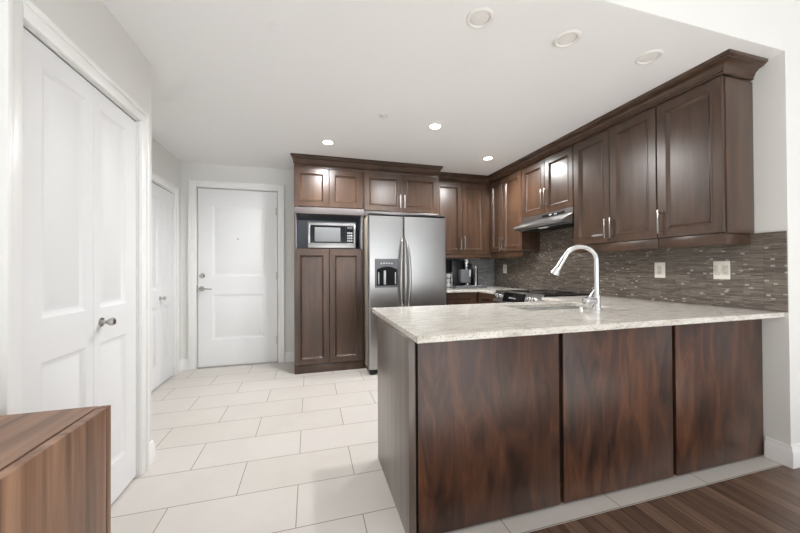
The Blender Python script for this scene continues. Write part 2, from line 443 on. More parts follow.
def casing(name, o, U, w_, h, cw=0.075, d=0.018):
    """door casing around an opening of w_ x h whose lower left corner is o; U along the wall; N to the room"""
    o, U = V3(o), V3(U); Nn = U.cross(Z_); mb = MB()
    for s in (-1, 1):
        a = -cw if s < 0 else w_
        mb.obox(o+U*a, U, Z_, Nn, cw, h+cw, d, 0.003)
        mb.obox(o+U*(a+(-0.001 if s < 0 else cw-0.021))+Nn*0.0005, U, Z_, Nn, 0.022, h+cw+0.001, d+0.009, 0.004)
        # jamb lining inside the opening
        mb.obox(o+U*(-0.0 if s < 0 else w_-0.006)+Nn*(-0.10), U, Z_, Nn, 0.006, h, 0.10)
    mb.obox(o+Z_*h, U, Z_, Nn, w_, cw, d, 0.003)
    mb.obox(o-U*(cw-0.02)+Z_*(h+cw-0.021)+Nn*0.0005, U, Z_, Nn, w_+2*cw-0.04, 0.022, d+0.0085, 0.004)
    mb.obox(o+Z_*(h-0.006)+Nn*(-0.10), U, Z_, Nn, w_, 0.006, 0.10)
    return struct(mb, name, M['trim'])
casing('trim_1', (ENT[0], YB, 0), X_, ENT[1]-ENT[0], ENT[2])
casing('trim_2', (XL, CL[0], 0), Y_, CL[1]-CL[0], CL[2], 0.07)
casing('trim_3', (XH, HD[0], 0), Y_, HD[1]-HD[0], HD[2], 0.07)

BP = [(0, 0), (0.016, 0), (0.016, 0.085), (0.012, 0.098), (0.008, 0.108), (0.006, 0.124), (0, 0.124)]
def base_run(name, *paths):
    mb = MB()
    for p, s in paths: mb.sweep(BP, p, s)
    return struct(mb, name, M['trim'])
base_run('baseboard_back', ([(-0.306, YB), (-0.172, YB)], 1), ([(XH, YB), (ENT[0]-0.077, YB)], 1))
base_run('baseboard_left', ([(XL, -4.2), (XL, 1.325)], 1), ([(XL, 2.228), (XL, 2.32), (XH, 2.32)], 1))
base_run('baseboard_hall', ([(XH, 2.32+0.02), (XH, HD[0]-0.072)], 1), ([(XH, HD[1]+0.072), (XH, YB)], 1))
base_run('baseboard_front', ([(XR, 1.306), (XR, YF), (6.2, YF)], -1 if False else 1)) if False else None
mb = MB(); mb.sweep(BP, [(6.2, YF), (XR, YF), (XR, 1.306)], -1); struct(mb, 'baseboard_right', M['trim'])

# ---- interior doors
RINGS = [(0.002, -0.001), (0.022, -0.011), (0.027, -0.011), (0.046, -0.003)]
# entry door
o = V3((ENT[0]+0.014, YB+0.012, 0.012)); dw, dh = ENT[1]-ENT[0]-0.028, ENT[2]-0.026
pu0, pu1 = -1.127-o.x, -0.548-o.x
d1 = struct(MB().slab(o, X_, Z_, -Y_, dw, dh, 0.044, [(pu0, pu1, 1.09-o.z, 1.945-o.z), (pu0, pu1, 0.33-o.z, 0.87-o.z)], RINGS), 'door_1', M['white'], base=(o.x, o.y, 0))
yd = o.y
hx = -1.236
mb = MB(); mb.lathe([(0.031, 0), (0.031, 0.006), (0.026, 0.011), (0.012, 0.012), (0.012, 0.045)], (hx, yd, 0.945), (0, -1, 0))
mb.tube([(hx-0.008, yd-0.047, 0.945), (hx+0.02, yd-0.050, 0.947), (hx+0.06, yd-0.050, 0.944), (hx+0.115, yd-0.044, 0.938)], [0.011, 0.011, 0.009, 0.007], 12)
done(mb, 'lever_handle', M['steel_plain'], d1)
mb = MB(); mb.lathe([(0.030, 0), (0.030, 0.008), (0.024, 0.014), (0, 0.014)], (hx, yd, 1.098), (0, -1, 0)); mb.box(hx-0.018, hx+0.018, yd-0.026, yd-0.012, 1.093, 1.103, 0.003)
done(mb, 'deadbolt', M['steel_plain'], d1)
done(MB().lathe([(0.010, 0), (0.010, 0.004), (0.006, 0.006), (0, 0.005)], (-0.845, yd, 1.545), (0, -1, 0), 16), 'peephole', M['steel_plain'], d1)
for z in (1.90, 1.09, 0.285):
    done(MB().cyl((ENT[1]-0.012, yd-0.006, z-0.05), (ENT[1]-0.012, yd-0.006, z+0.05), 0.009, n=12).box(ENT[1]-0.03, ENT[1]-0.013, yd-0.003, yd, z-0.048, z+0.048), 'hinge', M['steel_plain'], d1)
done(MB().box(ENT[0]+0.006, ENT[0]+0.0135, yd-0.012, yd+0.02, 0.905, 0.985), 'strike_plate', M['steel_plain'], d1)
done(MB().box(ENT[0]+0.012, ENT[1]-0.012, yd-0.01, yd+0.06, 0.0, 0.011), 'threshold', M['steel_plain'], d1)

def bifold(name, x, y0, y1, top, split, knob_y, knob_z, zs, ys):
    """two narrow panelled leaves in the opening, facing +X; ys: panel range of each leaf"""
    root = bpy.data.objects.new(name, None); COL.objects.link(root); root.location = (x, (y0+y1)/2, 0); root['kind'] = 'structure'; BASE[name] = V3(root.location)
    xx = x-0.006
    for (a, b), (pa, pb) in zip(((y0+0.009, split-0.001), (split+0.001, y1-0.009)), ys):
        done(MB().slab((xx, a, 0.012), Y_, Z_, X_, b-a, top-0.012-0.013, 0.034, [(pa-a, pb-a, p-0.012, q-0.012) for p, q in zs], RINGS, 0.0012), 'door_leaf', M['white'], root)
    mb = MB()
    mb.lathe([(0.021, 0), (0.021, 0.004), (0.010, 0.007), (0.008, 0.022), (0.012, 0.028), (0.018, 0.036), (0.019, 0.046), (0.014, 0.053), (0, 0.055)], (xx, knob_y, knob_z), (1, 0, 0))
    done(mb, 'knob', M['steel_plain'], root)
    done(MB().box(x-0.05, x-0.010, y0+0.007, y1-0.007, top-0.011, top-0.0065), 'track', M['dark'], root)
    return root
bifold('door_2', XL, CL[0], CL[1], CL[2], 1.782, 1.838, 0.925, [(0.20, 0.832), (0.992, 1.925)], [(1.488, 1.732), (1.828, 2.050)])
bifold('door_3', XH, HD[0], HD[1], HD[2], 3.795, 3.775, 0.885, [(0.20, 0.80), (0.97, 1.885)], [(3.56, 3.735), (3.855, 4.03)])

# ------------------------------------------------------------------ ceiling fittings
def downlight(x, y, lit, label):
    t = thing('recessed_light', label, 'ceiling light', (x, y, CEIL), 'recessed ceiling lights')
    mb = MB(); mb.lathe([(0.047, 0), (0.0475, 0.004), (0.054, 0.009), (0.064, 0.008), (0.070, 0.003), (0.070, 0)], (x, y, CEIL-0.001), (0, 0, -1), 36)
    done(mb, 'trim_ring', M['lamp_trim'], t)
    done(MB().lathe([(0.0455, 0.0), (0.044, 0.002), (0.020, 0.004), (0, 0.0045)], (x, y, CEIL-0.001), (0, 0, -1), 32), 'lens', M['lit' if lit else 'lens'], t)
    if lit:
        ld = bpy.data.lights.new('lamp', 'SPOT'); ld.energy = LAMP_W; ld.spot_size = math.radians(176); ld.spot_blend = 0.7
        ld.shadow_soft_size = 0.045; ld.color = (0.99, 0.99, 0.985)
        lo = bpy.data.objects.new('lamp', ld); COL.objects.link(lo); lo.parent = t; lo.location = (0, 0, -0.02)
    return t
downlight(0.178, 3.276, True, 'lit recessed ceiling light in front of the tall pantry cabinet')
downlight(1.078, 2.663, True, 'lit recessed ceiling light in mid kitchen, middle of the three glowing ones')
downlight(1.979, 3.280, True, 'lit recessed ceiling light by the corner wall cabinets')
downlight(0.836, 1.452, False, 'unlit recessed ceiling light, leftmost of the three above the peninsula')
downlight(1.379, 1.456, False, 'unlit recessed ceiling light, middle of the three above the peninsula')
downlight(1.978, 1.453, False, 'unlit recessed ceiling light nearest the end of the wall cabinets')
mb = MB().lathe([(0.040, 0), (0.040, 0.003), (0.030, 0.006), (0.012, 0.007), (0.010, 0.022), (0.022, 0.024), (0.022, 0.027), (0, 0.028)], (0.586, 2.584, CEIL), (0, 0, -1), 24)
tag(done(mb, 'fire_sprinkler', M['lamp_trim']), 'small white fire sprinkler head in the middle of the kitchen ceiling', 'sprinkler')
mb = MB().lathe([(0.042, 0), (0.042, 0.0008), (0.040, 0.0012), (0, 0.0012)], (-0.853, 3.265, CEIL), (0, 0, -1), 24)
tag(done(mb, 'sprinkler_cover', M['ceil']), 'flat white round sprinkler cover on the ceiling before the entry door', 'sprinkler')
mb = MB().lathe([(0.042, 0), (0.042, 0.0008), (0.040, 0.0012), (0, 0.0012)], (-0.168, 1.795, CEIL), (0, 0, -1), 24)
tag(done(mb, 'sprinkler_cover', M['ceil']), 'flat white round sprinkler cover on the ceiling above the tile walkway', 'sprinkler')

# ------------------------------------------------------------------ cabinets
DR = [(0.002, 0.004), (0.008, 0.004), (0.011, -0.003), (0.022, -0.012), (0.026, -0.015), (0.031, -0.015)]
def cab_door(parent, o, U, w_, h, stile=0.055, mat=None):
    U = V3(U); Nn = U.cross(Z_)
    return done(MB().slab(o, U, Z_, Nn, w_, h, 0.02, [(stile, w_-stile, stile, h-stile)], DR, 0.003), 'door', mat or M['wood'], parent)
def bar_handle(door, p, Nn, L, along=Z_):
    p, Nn = V3(p), V3(Nn); S = along.cross(Nn)
    mb = MB(); mb.obox(p-S*0.006+Nn*0.026-along*(L/2), S, along, Nn, 0.012, L, 0.009, 0.002)
    for k in (-1, 1): mb.cyl(p+along*(k*(L/2-0.018)), p+along*(k*(L/2-0.018))+Nn*0.028, 0.005, n=10)
    return done(mb, 'handle', M['steel_plain'], door)

# -- tall pantry with microwave niche
PX0, PX1, PY = -0.168, 0.615, 3.78
t = thing('pantry_cabinet', 'tall dark wood pantry cabinet with a microwave niche, left of the refrigerator', 'cabinet', ((PX0+PX1)/2, 4.04, 0))
mb = MB()
mb.box(PX0, PX0+0.018, PY, YB-0.003, 0, 2.349); mb.box(PX1-0.018, PX1, PY, YB-0.003, 0, 2.349)
mb.box(PX0+0.018, PX1-0.018, YB-0.02, YB-0.003, 0, 2.349)
mb.box(PX0+0.018, PX1-0.018, PY, YB-0.02, 1.385, 1.404); mb.box(PX0+0.018, PX1-0.018, PY, YB-0.02, 2.30, 2.349)
mb.box(PX0+0.018, PX1-0.018, PY, YB-0.02, 0.07, 0.09)
done(mb, 'body', M['wood'], t, smooth=0)
done(MB().box(PX0, PX1, PY-0.016, PY-0.0005, 1.80, 1.872, 0.002), 'valance', M['rail'], t)
done(MB().box(PX0+0.018, PX1-0.018, PY, YB-0.02, 1.80, 1.82), 'niche_top', M['rail'], t)
mb = MB(); mb.box(PX0+0.018, PX0+0.022, PY+0.004, YB-0.021, 1.405, 1.799); mb.box(PX1-0.022, PX1-0.018, PY+0.004, YB-0.021, 1.405, 1.799); mb.box(PX0+0.022, PX1-0.022, YB-0.026, YB-0.021, 1.405, 1.799)
done(mb, 'niche_lining', M['lining'], t, smooth=0)
done(MB().box(PX0, PX1, PY-0.012, PY-0.0005, 0.0, 0.092, 0.002), 'plinth', M['wood'], t)
done(MB().box(PX0, PX1, PY-0.014, PY-0.0005, 2.318, 2.349, 0.001), 'frieze', M['wood'], t)
pm = (PX0+PX1)/2-0.01
for a, b in ((PX0+0.002, pm-0.002), (pm+0.002, PX1-0.024)):
    cab_door(t, (a, PY-0.021, 0.097), X_, b-a, 1.292)
    cab_door(t, (a, PY-0.021, 1.878), X_, b-a, 0.435)

# -- cabinet over the refrigerator
FX0, FX1 = 0.617, 1.556
t = thing('refrigerator_cabinet', 'dark wood two-door cabinet fitted above the stainless refrigerator', 'cabinet', ((FX0+FX1)/2, 4.04, 1.80))
mb = MB()
mb.box(FX0, FX1, PY, YB-0.003, 1.855, 2.349)
done(mb, 'body', M['wood'], t, smooth=0)
done(MB().box(FX0, FX1, PY-0.016, PY-0.0005, 1.80, 1.858, 0.002).box(FX0, FX1, PY, PY+0.02, 1.80, 1.854), 'valance', M['rail'], t)
done(MB().box(FX1+0.001, FX1+0.018, PY-0.012, YB-0.003, 0.0, 2.349), 'side_panel', M['wood'], t)
done(MB().box(FX0, FX1, PY-0.014, PY-0.0005, 2.318, 2.349, 0.001), 'frieze', M['wood'], t)
for a, b, hx_ in ((FX0+0.002, 1.084, 1.058), (1.088, FX1, 1.113)):
    d = cab_door(t, (a, PY-0.021, 1.864), X_, b-a, 0.45)
    bar_handle(d, (hx_, PY-0.021, 1.985), -Y_, 0.16)

# -- back wall cabinet
BX0, BX1, BY = 1.578, 2.448, 4.0
t = thing('wall_cabinet', 'two-door dark wood wall cabinet on the back wall above the coffee machine', 'cabinet', ((BX0+BX1)/2, 4.15, 1.31))
done(MB().box(BX0, BX1, BY, YB-0.003, 1.362, 2.349), 'body', M['wood'], t, smooth=0)
done(MB().box(BX0, BX1-0.004, BY-0.012, BY+0.008, 1.312, 1.361, 0.002), 'light_rail', M['wood'], t)
done(MB().box(2.362, 2.434, BY-0.014, BY-0.0005, 1.366, 2.334, 0.001).box(BX0, 2.434, BY-0.014, BY-0.0005, 2.335, 2.349), 'frieze', M['wood'], t)
for a, b, hx_ in ((1.600, 1.996, 1.970), (2.000, 2.360, 2.026)):
    d = cab_door(t, (a, BY-0.021, 1.366), X_, b-a, 0.966)
    bar_handle(d, (hx_, BY-0.021, 1.515), -Y_, 0.19)

# -- right wall cabinets (facing -X)
RX = 2.45
def right_cab(label, y0, y1, z0, doors, rail=True, end=False):
    t = thing('wall_cabinet', label, 'cabinet', (2.575, (y0+y1)/2, z0-(0.07 if rail else 0)))
    done(MB().box(RX, XR-0.003, y0, y1, z0, 2.349), 'body', M['wood'], t, smooth=0)
    done(MB().box(RX-0.014, RX-0.0005, y0, y1, 2.338, 2.349, 0.001), 'frieze', M['wood'], t)
    for ya, yb, hy, hz, L in doors:        # ya > yb : seen from left to right
        d = cab_door(t, (RX-0.021, ya, z0+0.003), -Y_, ya-yb, 2.336-z0-0.003)
        if hy: bar_handle(d, (RX-0.021, hy, hz), -X_, L)
    if rail:
        mb = MB(); mb.box(RX-0.006, RX+0.014, y0+(0.0 if not end else 0.004), y1, z0-0.072, z0-0.0005, 0.002)
        if end: mb.box(RX+0.014, XR-0.004, y0+0.004, y0+0.022, z0-0.072, z0-0.0005, 0.002)
        done(mb, 'light_rail', M['wood'], t)
    if end: done(MB().box(RX-0.002, XR-0.003, y0-0.014, y0-0.0005, z0-0.002, 2.335, 0.002), 'end_panel', M['wood'], t)
    return t
right_cab('single-door dark wood wall cabinet at the open end of the right wall run', 1.358, 1.741, 1.38, [(1.739, 1.350, 1.714, 1.495, 0.17)], end=True)
right_cab('two-door dark wood wall cabinet between the range hood and the end cabinet', 1.744, 2.508, 1.38, [(2.506, 2.126, 2.150, 1.50, 0.17), (2.122, 1.746, 2.098, 1.50, 0.17)])
right_cab('short two-door dark wood cabinet mounted directly above the range hood', 2.512, 3.288, 1.757, [(3.286, 2.902, 2.925, 1.925, 0.19), (2.898, 2.514, 2.872, 1.925, 0.19)], rail=False)
t = right_cab('two-door dark wood wall cabinet in the far corner, left of the range hood', 3.292, 4.306, 1.38, [(3.975, 3.690, 3.715, 1.485, 0.17), (3.686, 3.294, 3.660, 1.485, 0.17)])

# -- crown mouldings
CP = [(0, 2.350), (0.013, 2.350), (0.018, 2.356), (0.013, 2.364), (0.019, 2.369), (0.025, 2.386), (0.040, 2.401), (0.058, 2.408), (0.065, 2.409), (0.066, 2.416), (0.074, 2.418), (0.082, 2.424), (0.082, 2.4395), (0, 2.4395)]
mb = MB().sweep(CP, [(XR-0.002, 1.354), (RX-0.014, 1.354), (RX-0.014, BY-0.014), (FX1+0.06, BY-0.014)], -1)
tag(done(mb, 'crown_moulding', M['wood']), 'dark wood crown moulding along the right wall and corner cabinets', 'moulding')
mb = MB(); mb.sweep(CP, [(PX0, PY-0.0145), (FX1+0.018, PY-0.0145)], 1)
for v in mb.bm.verts:
    out = PY-0.0145-v.co.y
    v.co.x += -0.40*out if v.co.x < 0.5 else 0.25*out
tag(done(mb, 'crown_moulding', M['wood']), 'dark wood crown moulding above the pantry and refrigerator cabinets', 'moulding')

# ------------------------------------------------------------------ base cabinets
CT0, CT1 = 0.869, 0.900
def base_cab(label, x0, x1, y0, y1, face, doors=2, drawers=True, name='base_cabinet', hollow=False, back=None):
    t = thing(name, label, 'cabinet', ((x0+x1)/2, (y0+y1)/2, 0))
    mb = MB(); zt = CT0-0.001
    if hollow:
        mb.box(x0, x0+0.018, y0, y1, 0.1, zt); mb.box(x1-0.018, x1, y0, y1, 0.1, zt); mb.box(x0+0.018, x1-0.018, y0, y1, 0.1, 0.118)
        mb.box(x0+0.018, x1-0.018, y0, y0+0.012, 0.118, zt)
    else: mb.box(x0, x1, y0, y1, 0.1, zt)
    done(mb, 'body', M['dark' if back else 'wood'], t, smooth=0)  # peninsula carcass darkened: shade of the panel gaps put into its colour
    fx = 0.05
    if face == '-y': tk = (x0, x1, y0+fx, y1, 0, 0.0995); U = X_; o = V3((x0, y0-0.021, 0.104)); L = x1-x0
    elif face == '+y': tk = (x0, x1, y0, y1-fx, 0, 0.0995); U = -X_; o = V3((x1, y1+0.021, 0.104)); L = x1-x0
    else: tk = (x0+fx, x1, y0, y1, 0, 0.0995); U = -Y_; o = V3((x0-0.021, y1, 0.104)); L = y1-y0
    done(MB().box(*tk), 'toe_kick', M['wood'], t)
    Nn = U.cross(Z_); dw_ = L/doors
    for i in range(doors):
        a = o+U*(i*dw_+0.002); ww = dw_-0.004
        d = cab_door(t, a, U, ww, 0.58 if drawers else 0.758)
        side = ww-0.03 if (i == 0 and doors == 2) or doors == 1 else 0.03
        bar_handle(d, a+U*side+Z_*0.49, Nn, 0.15)
        if not drawers: continue
        dr = done(MB().slab(a+Z_*0.586, U, Z_, Nn, ww, 0.172, 0.02, [(0.035, ww-0.035, 0.035, 0.137)], DR, 0.003), 'drawer', M['wood'], t)
        bar_handle(dr, a+U*(ww/2)+Z_*(0.586+0.086), Nn, 0.15, along=U)
    if back:
        done(MB().box(back[0], back[1], 1.312, y0-0.001, 0.012, CT0-0.001, 0.0015), 'back_panel', M['panelwood'], t)
    return t
base_cab('dark wood base cabinet on the back wall under the coffee machine', 1.580, 2.046, 3.70, YB-0.004, '-y', 1, drawers=False)
base_cab('dark wood corner base cabinet between the range and the back wall', 2.075, XR-0.003, 3.296, 3.68, '-x', 1, drawers=False)
base_cab('dark wood base cabinet on the right wall between range and peninsula', 2.075, XR-0.003, 2.165, 2.494, '-x', 1)
PB0, PB1 = 1.334, 1.945
base_cab('peninsula base cabinet with the leftmost dark wood back panel, next to the walkway', 0.442, 1.186, PB0, PB1, '+y', 2, back=(0.445, 1.174))
base_cab('peninsula base cabinet with the middle dark wood back panel, below the sink', 1.188, 2.030, PB0, 2.12, '+y', 2, hollow=True, back=(1.200, 1.932))
base_cab('peninsula base cabinet with the rightmost dark wood back panel, against the wall end', 2.032, XR-0.004, PB0, PB1, '+y', 1, back=(1.957, 2.690))
tag(done(MB().box(0.403, 0.434, 1.312, 1.965, 0.0, CT0-0.001, 0.002), 'end_panel', M['sidewood']), 'greyish dark wood panel covering the walkway end of the peninsula', 'panel')

# ------------------------------------------------------------------ worktops
SX0, SX1, SY0, SY1 = 1.335, 1.985, 1.735, 2.05
def bevel_mod(o, wdt=0.004, seg=2):
    m = o.modifiers.new('edge', 'BEVEL'); m.width = wdt; m.segments = seg; m.limit_method = 'ANGLE'; m.angle_limit = math.radians(40); return o
xs = [0.410, SX0, SX1, 2.050, XR-0.001]; ys = [1.216, SY0, SY1, 2.20, 2.498]
mb = MB().cells(xs, ys, lambda i, j: (j < 3 or i == 3) and not (i == 1 and j == 1), CT0, CT1)
c = done(mb, 'countertop', M['granite']); bevel_mod(c)
tag(c, 'cream speckled granite peninsula worktop holding the sink and faucet', 'countertop')
xs = [1.578, 2.050, XR-0.001]; ys = [3.288, 3.662, YB-0.001]
c = done(MB().cells(xs, ys, lambda i, j: not (i == 0 and j == 0), CT0, CT1), 'countertop', M['granite']); bevel_mod(c)
tag(c, 'cream granite corner worktop under the coffee machine, left of the range', 'countertop')

# ------------------------------------------------------------------ backsplash
mb = MB(); mb.cells([YF+0.002, 2.51, 3.29, YB-0.001], [0.9005, 1.379, 1.62], lambda i, j: j == 0 or i == 1, 0, 0.011)
for v in mb.bm.verts: v.co = V3((XR-0.0005-v.co.z, v.co.x, v.co.y))
tag(done(mb, 'backsplash', M['mosaic'], smooth=0), 'dark brown strip mosaic backsplash along the right wall', 'backsplash')
tag(done(MB().box(1.58, XR-0.013, YB-0.012, YB-0.0005, 0.9005, 1.361), 'backsplash', M['mosaic_reflect'], smooth=0), 'strip mosaic backsplash behind the coffee machine, greyed by painted reflection', 'backsplash')

def outlet(y, z, w_, h, gangs, label):
    xf = XR-0.012
    t = thing('wall_outlet', label, 'outlet', (xf, y, z), 'outlet plates on the mosaic backsplash')
    done(MB().box(xf-0.006, xf, y-w_/2, y+w_/2, z-h/2, z+h/2, 0.0025), 'plate', M['plate'], t)
    gw = w_/gangs
    for g in range(gangs):
        yc = y-w_/2+gw*(g+0.5)
        done(MB().box(xf-0.009, xf-0.0055, yc-0.016, yc+0.016, z-h*0.28, z+h*0.28, 0.002), 'insert', M['slot'], t)
        if g: continue
        for q in (-1, 1):
            for k in (-1, 1):
                done(MB().box(xf-0.0096, xf-0.0088, yc+q*0.006-0.001, yc+q*0.006+0.001, z+k*0.018-0.004, z+k*0.018+0.004), 'slot', M['grey'], t)
outlet(4.02, 1.16, 0.08, 0.125, 1, 'white single outlet plate on the backsplash near the far corner')
outlet(1.907, 1.148, 0.080, 0.122, 1, 'white single outlet plate on the backsplash, middle one of three')
outlet(1.508, 1.148, 0.092, 0.122, 2, 'white double outlet plate on the backsplash near the wall end')

# ------------------------------------------------------------------ refrigerator
t = thing('refrigerator', 'stainless side-by-side refrigerator with a water dispenser in its left door', 'refrigerator', (1.075, 3.88, 0))
RF0, RF1, RFY = 0.622, 1.544, 3.485
done(MB().box(RF0+0.004, RF1-0.004, RFY+0.075, 4.27, 0.045, 1.772, 0.004), 'body', M['steel_side'], t)
def fridge_door(x0, x1):
    mb = MB(); z0, z1 = 0.062, 1.758; r = 0.016
    pr = []
    for (cx, cy, a0) in ((x0+r, RFY+r, 180), (x1-r, RFY+r, 270)):
        for i in range(7):
            a = math.radians(a0+90*i/6); pr.append((cx+r*math.cos(a), cy+r*math.sin(a), z0))
    pr += [(x1, RFY+0.068, z0), (x0, RFY+0.068, z0)]
    mb.prism(pr, (0, 0, z1-z0)); return mb
dl = done(fridge_door(RF0, 1.0235), 'door', M['steel'], t)
drr = done(fridge_door(1.0275, RF1), 'door', M['steel'], t)
def fridge_handle(xe, sgn, door):
    pts, rs = [], []
    for i in range(25):
        u = i/24.0; z = 0.62+u*0.90; b = math.sin(math.pi*u)
        pts.append((xe+sgn*0.030*b, RFY-0.012-0.048*min(1, b*1.6), z)); rs.append(0.010+0.007*b)
    mb = MB().tube(pts, rs, 12)
    for z in (0.63, 1.51): mb.cyl((xe, RFY+0.001, z), (xe, RFY-0.02, z), 0.012, n=12)
    done(mb, 'handle', M['steel_plain'], door)
fridge_handle(1.004, -1, dl); fridge_handle(1.048, 1, drr)
dp = done(MB().box(0.690, 0.957, RFY-0.006, RFY-0.0005, 0.962, 1.282, 0.003), 'dispenser', M['grey'], t)
mb = MB(); arc = [(0.712, RFY-0.0065, 0.985), (0.942, RFY-0.0065, 0.985), (0.942, RFY-0.0065, 1.165)]
for i in range(1, 10): arc.append((0.942-0.230*i/10, RFY-0.0065, 1.165+0.030*math.sin(math.pi*i/10)))
arc.append((0.712, RFY-0.0065, 1.165)); mb.prism(arc, (0, -0.002, 0)); done(mb, 'dispenser_recess', M['recess'], dp)
done(MB().box(0.786, 0.812, RFY-0.017, RFY-0.0085, 0.995, 1.150, 0.004), 'paddle', M['lgrey'], dp)
for a in (0.724, 0.915): done(MB().box(a, a+0.012, RFY-0.013, RFY-0.0085, 1.0, 1.130, 0.003), 'recess_trim', M['lgrey'], dp)
done(MB().box(0.700, 0.950, RFY-0.022, RFY-0.006, 0.966, 0.982, 0.003), 'drip_tray', M['grey'], dp)
for i in range(5):
    done(MB().box(0.752+0.030*i, 0.772+0.030*i, RFY-0.008, RFY-0.0058, 1.222+0.004*math.sin(math.pi*i/4), 1.236+0.004*math.sin(math.pi*i/4), 0.001), 'button', M['lgrey'], dp)
done(MB().box(RF0+0.01, RF1-0.01, RFY+0.02, RFY+0.2, 1.7725, 1.79, 0.003), 'hinge_cover', M['black'], t)
done(MB().box(RF0+0.02, RF1-0.02, RFY+0.085, RFY+0.12, 0.006, 0.0445), 'kick_grille', M['black'], t)
for x in (RF0+0.045, RF1-0.045): done(MB().cyl((x, RFY+0.05, 0.0), (x, RFY+0.05, 0.06), 0.030, n=16), 'foot', M['black'], t)
for x in (RF0+0.045, RF1-0.045): done(MB().cyl((x, 4.2, 0.0), (x, 4.2, 0.046), 0.030, n=16), 'foot', M['black'], t)

# ------------------------------------------------------------------ microwave in the niche
MX0, MX1, MZ0, MZ1, MY = -0.020, 0.517, 1.4045, 1.705, 3.80
t = thing('microwave', 'silver microwave oven standing in the pantry niche', 'microwave', (0.25, 4.0, MZ0))
done(MB().box(MX0+0.004, MX1-0.004, MY+0.02, 4.20, MZ0+0.012, MZ1-0.002, 0.004), 'body', M['grey'], t)
fr = MB()
fr.box(MX0, MX1, MY, MY+0.02, MZ1-0.028, MZ1, 0.002); fr.box(MX0, MX1, MY, MY+0.02, MZ0+0.010, MZ0+0.066, 0.002)
fr.box(MX0, MX0+0.024, MY, MY+0.02, MZ0+0.066, MZ1-0.028, 0.001); fr.box(MX1-0.016, MX1, MY, MY+0.02, MZ0+0.066, MZ1-0.028, 0.001)
done(fr, 'front_frame', M['steel'], t)
dd = done(MB().box(MX0+0.0245, 0.402, MY+0.004, MY+0.019, MZ0+0.0665, MZ1-0.0285), 'door', M['darkglass'], t)
done(MB().box(0.055, 0.345, MY+0.001, MY+0.0038, MZ0+0.083, MZ1-0.052, 0.001), 'window', M['winglass'], dd)
cpn = done(MB().box(0.404, MX1-0.0165, MY+0.004, MY+0.019, MZ0+0.0665, MZ1-0.0285), 'control_panel', M['darkglass'], t)
done(MB().box(0.425, 0.485, MY+0.002, MY+0.0038, MZ1-0.062, MZ1-0.042), 'display', M['grey'], cpn)
for r_ in range(4):
    for c_ in range(3):
        x = 0.424+0.022*c_; z = MZ0+0.088+0.030*r_
        done(MB().box(x, x+0.016, MY+0.002, MY+0.0038, z, z+0.018, 0.001), 'button', M['lgrey'], cpn)
for x in (0.02, 0.47):
    for y in (3.85, 4.16): done(MB().cyl((x, y, MZ0), (x, y, MZ0+0.0125), 0.012, n=10), 'foot', M['black'], t)

# ------------------------------------------------------------------ range hood
HX, HY0, HY1 = 2.305, 2.514, 3.286
t = thing('range_hood', 'stainless under-cabinet range hood with a slanted visor above the range', 'range hood', (2.5, 2.9, 1.605))
mb = MB(); mb.prism([(RX-0.024, HY0, 1.672), (RX-0.024, HY0, 1.7565), (XR-0.013, HY0, 1.7565), (XR-0.013, HY0, 1.625), (RX-0.02, HY0, 1.625)], (0, HY1-HY0, 0))
done(mb, 'canopy', M['steel'], t)
mb = MB(); mb.prism([(HX, HY0, 1.612), (HX, HY0, 1.634), (RX-0.026, HY0, 1.700), (RX-0.026, HY0, 1.612)], (0, HY1-HY0, 0)); done(mb, 'visor', M['steel'], t)
done(MB().box(RX-0.0275, RX-0.0242, HY0+0.10, HY0+0.42, 1.712, 1.738, 0.001), 'control_strip', M['black'], t)
for i in range(2): done(MB().box(RX-0.031, RX-0.0277, HY0+0.20+i*0.07, HY0+0.24+i*0.07, 1.718, 1.732, 0.001), 'switch', M['lgrey'], t)
done(MB().box(HX+0.03, XR-0.03, HY0+0.02, HY1-0.02, 1.600, 1.6115), 'underside', M['grey'], t)
for i in range(2):
    y = HY0+0.06+i*0.34
    done(MB().box(HX+0.10, XR-0.08, y, y+0.31, 1.594, 1.5995, 0.001), 'filter', M['dark'], t)
done(MB().box(HX+0.05, HX+0.09, HY0+0.28, HY0+0.40, 1.590, 1.5995, 0.002), 'light_cover', M['lens'], t)

# ------------------------------------------------------------------ range
GX, GY0, GY1 = 2.085, 2.508, 3.282
t = thing('range', 'slide-in electric range with front control panel, under the hood', 'stove', (2.38, 2.9, 0))
done(MB().box(GX, XR-0.014, GY0, GY1, 0.06, 0.898, 0.003), 'body', M['steel'], t)
done(MB().box(GX+0.01, XR-0.014, GY0-0.004, GY1+0.004, 0.9008, 0.914, 0.003), 'cooktop', M['darkglass'], t)
for (x, y, r) in ((2.26, 2.70, 0.09), (2.26, 3.09, 0.11), (2.52, 2.70, 0.11), (2.52, 3.09, 0.08)):
    done(MB().lathe([(r-0.006, 0), (r-0.006, 0.0008), (r, 0.0008), (r, 0)], (x, y, 0.914), (0, 0, 1), 32), 'burner', M['grey'], t)
P0, P1 = V3((GX-0.055, 0, 0.795)), V3((GX-0.012, 0, 0.922))
mb = MB(); mb.prism([(P0.x, GY0, P0.z), (P1.x, GY0, P1.z), (GX+0.008, GY0, P1.z), (GX-0.001, GY0, 0.898), (GX-0.001, GY0, P0.z)], (0, GY1-GY0, 0))
cpn = done(mb, 'control_panel', M['steel'], t)
SL = (P1-P0).normalized(); SN = V3((-SL.z, 0, SL.x))
def onp(y, s, d=0.0): return V3((P0.x, y, P0.z))+SL*s+SN*d
done(MB().obox(onp(3.10, 0.018, 0.0005), -Y_, SL, SN, 0.36, 0.10, 0.003), 'display', M['darkglass'], cpn)
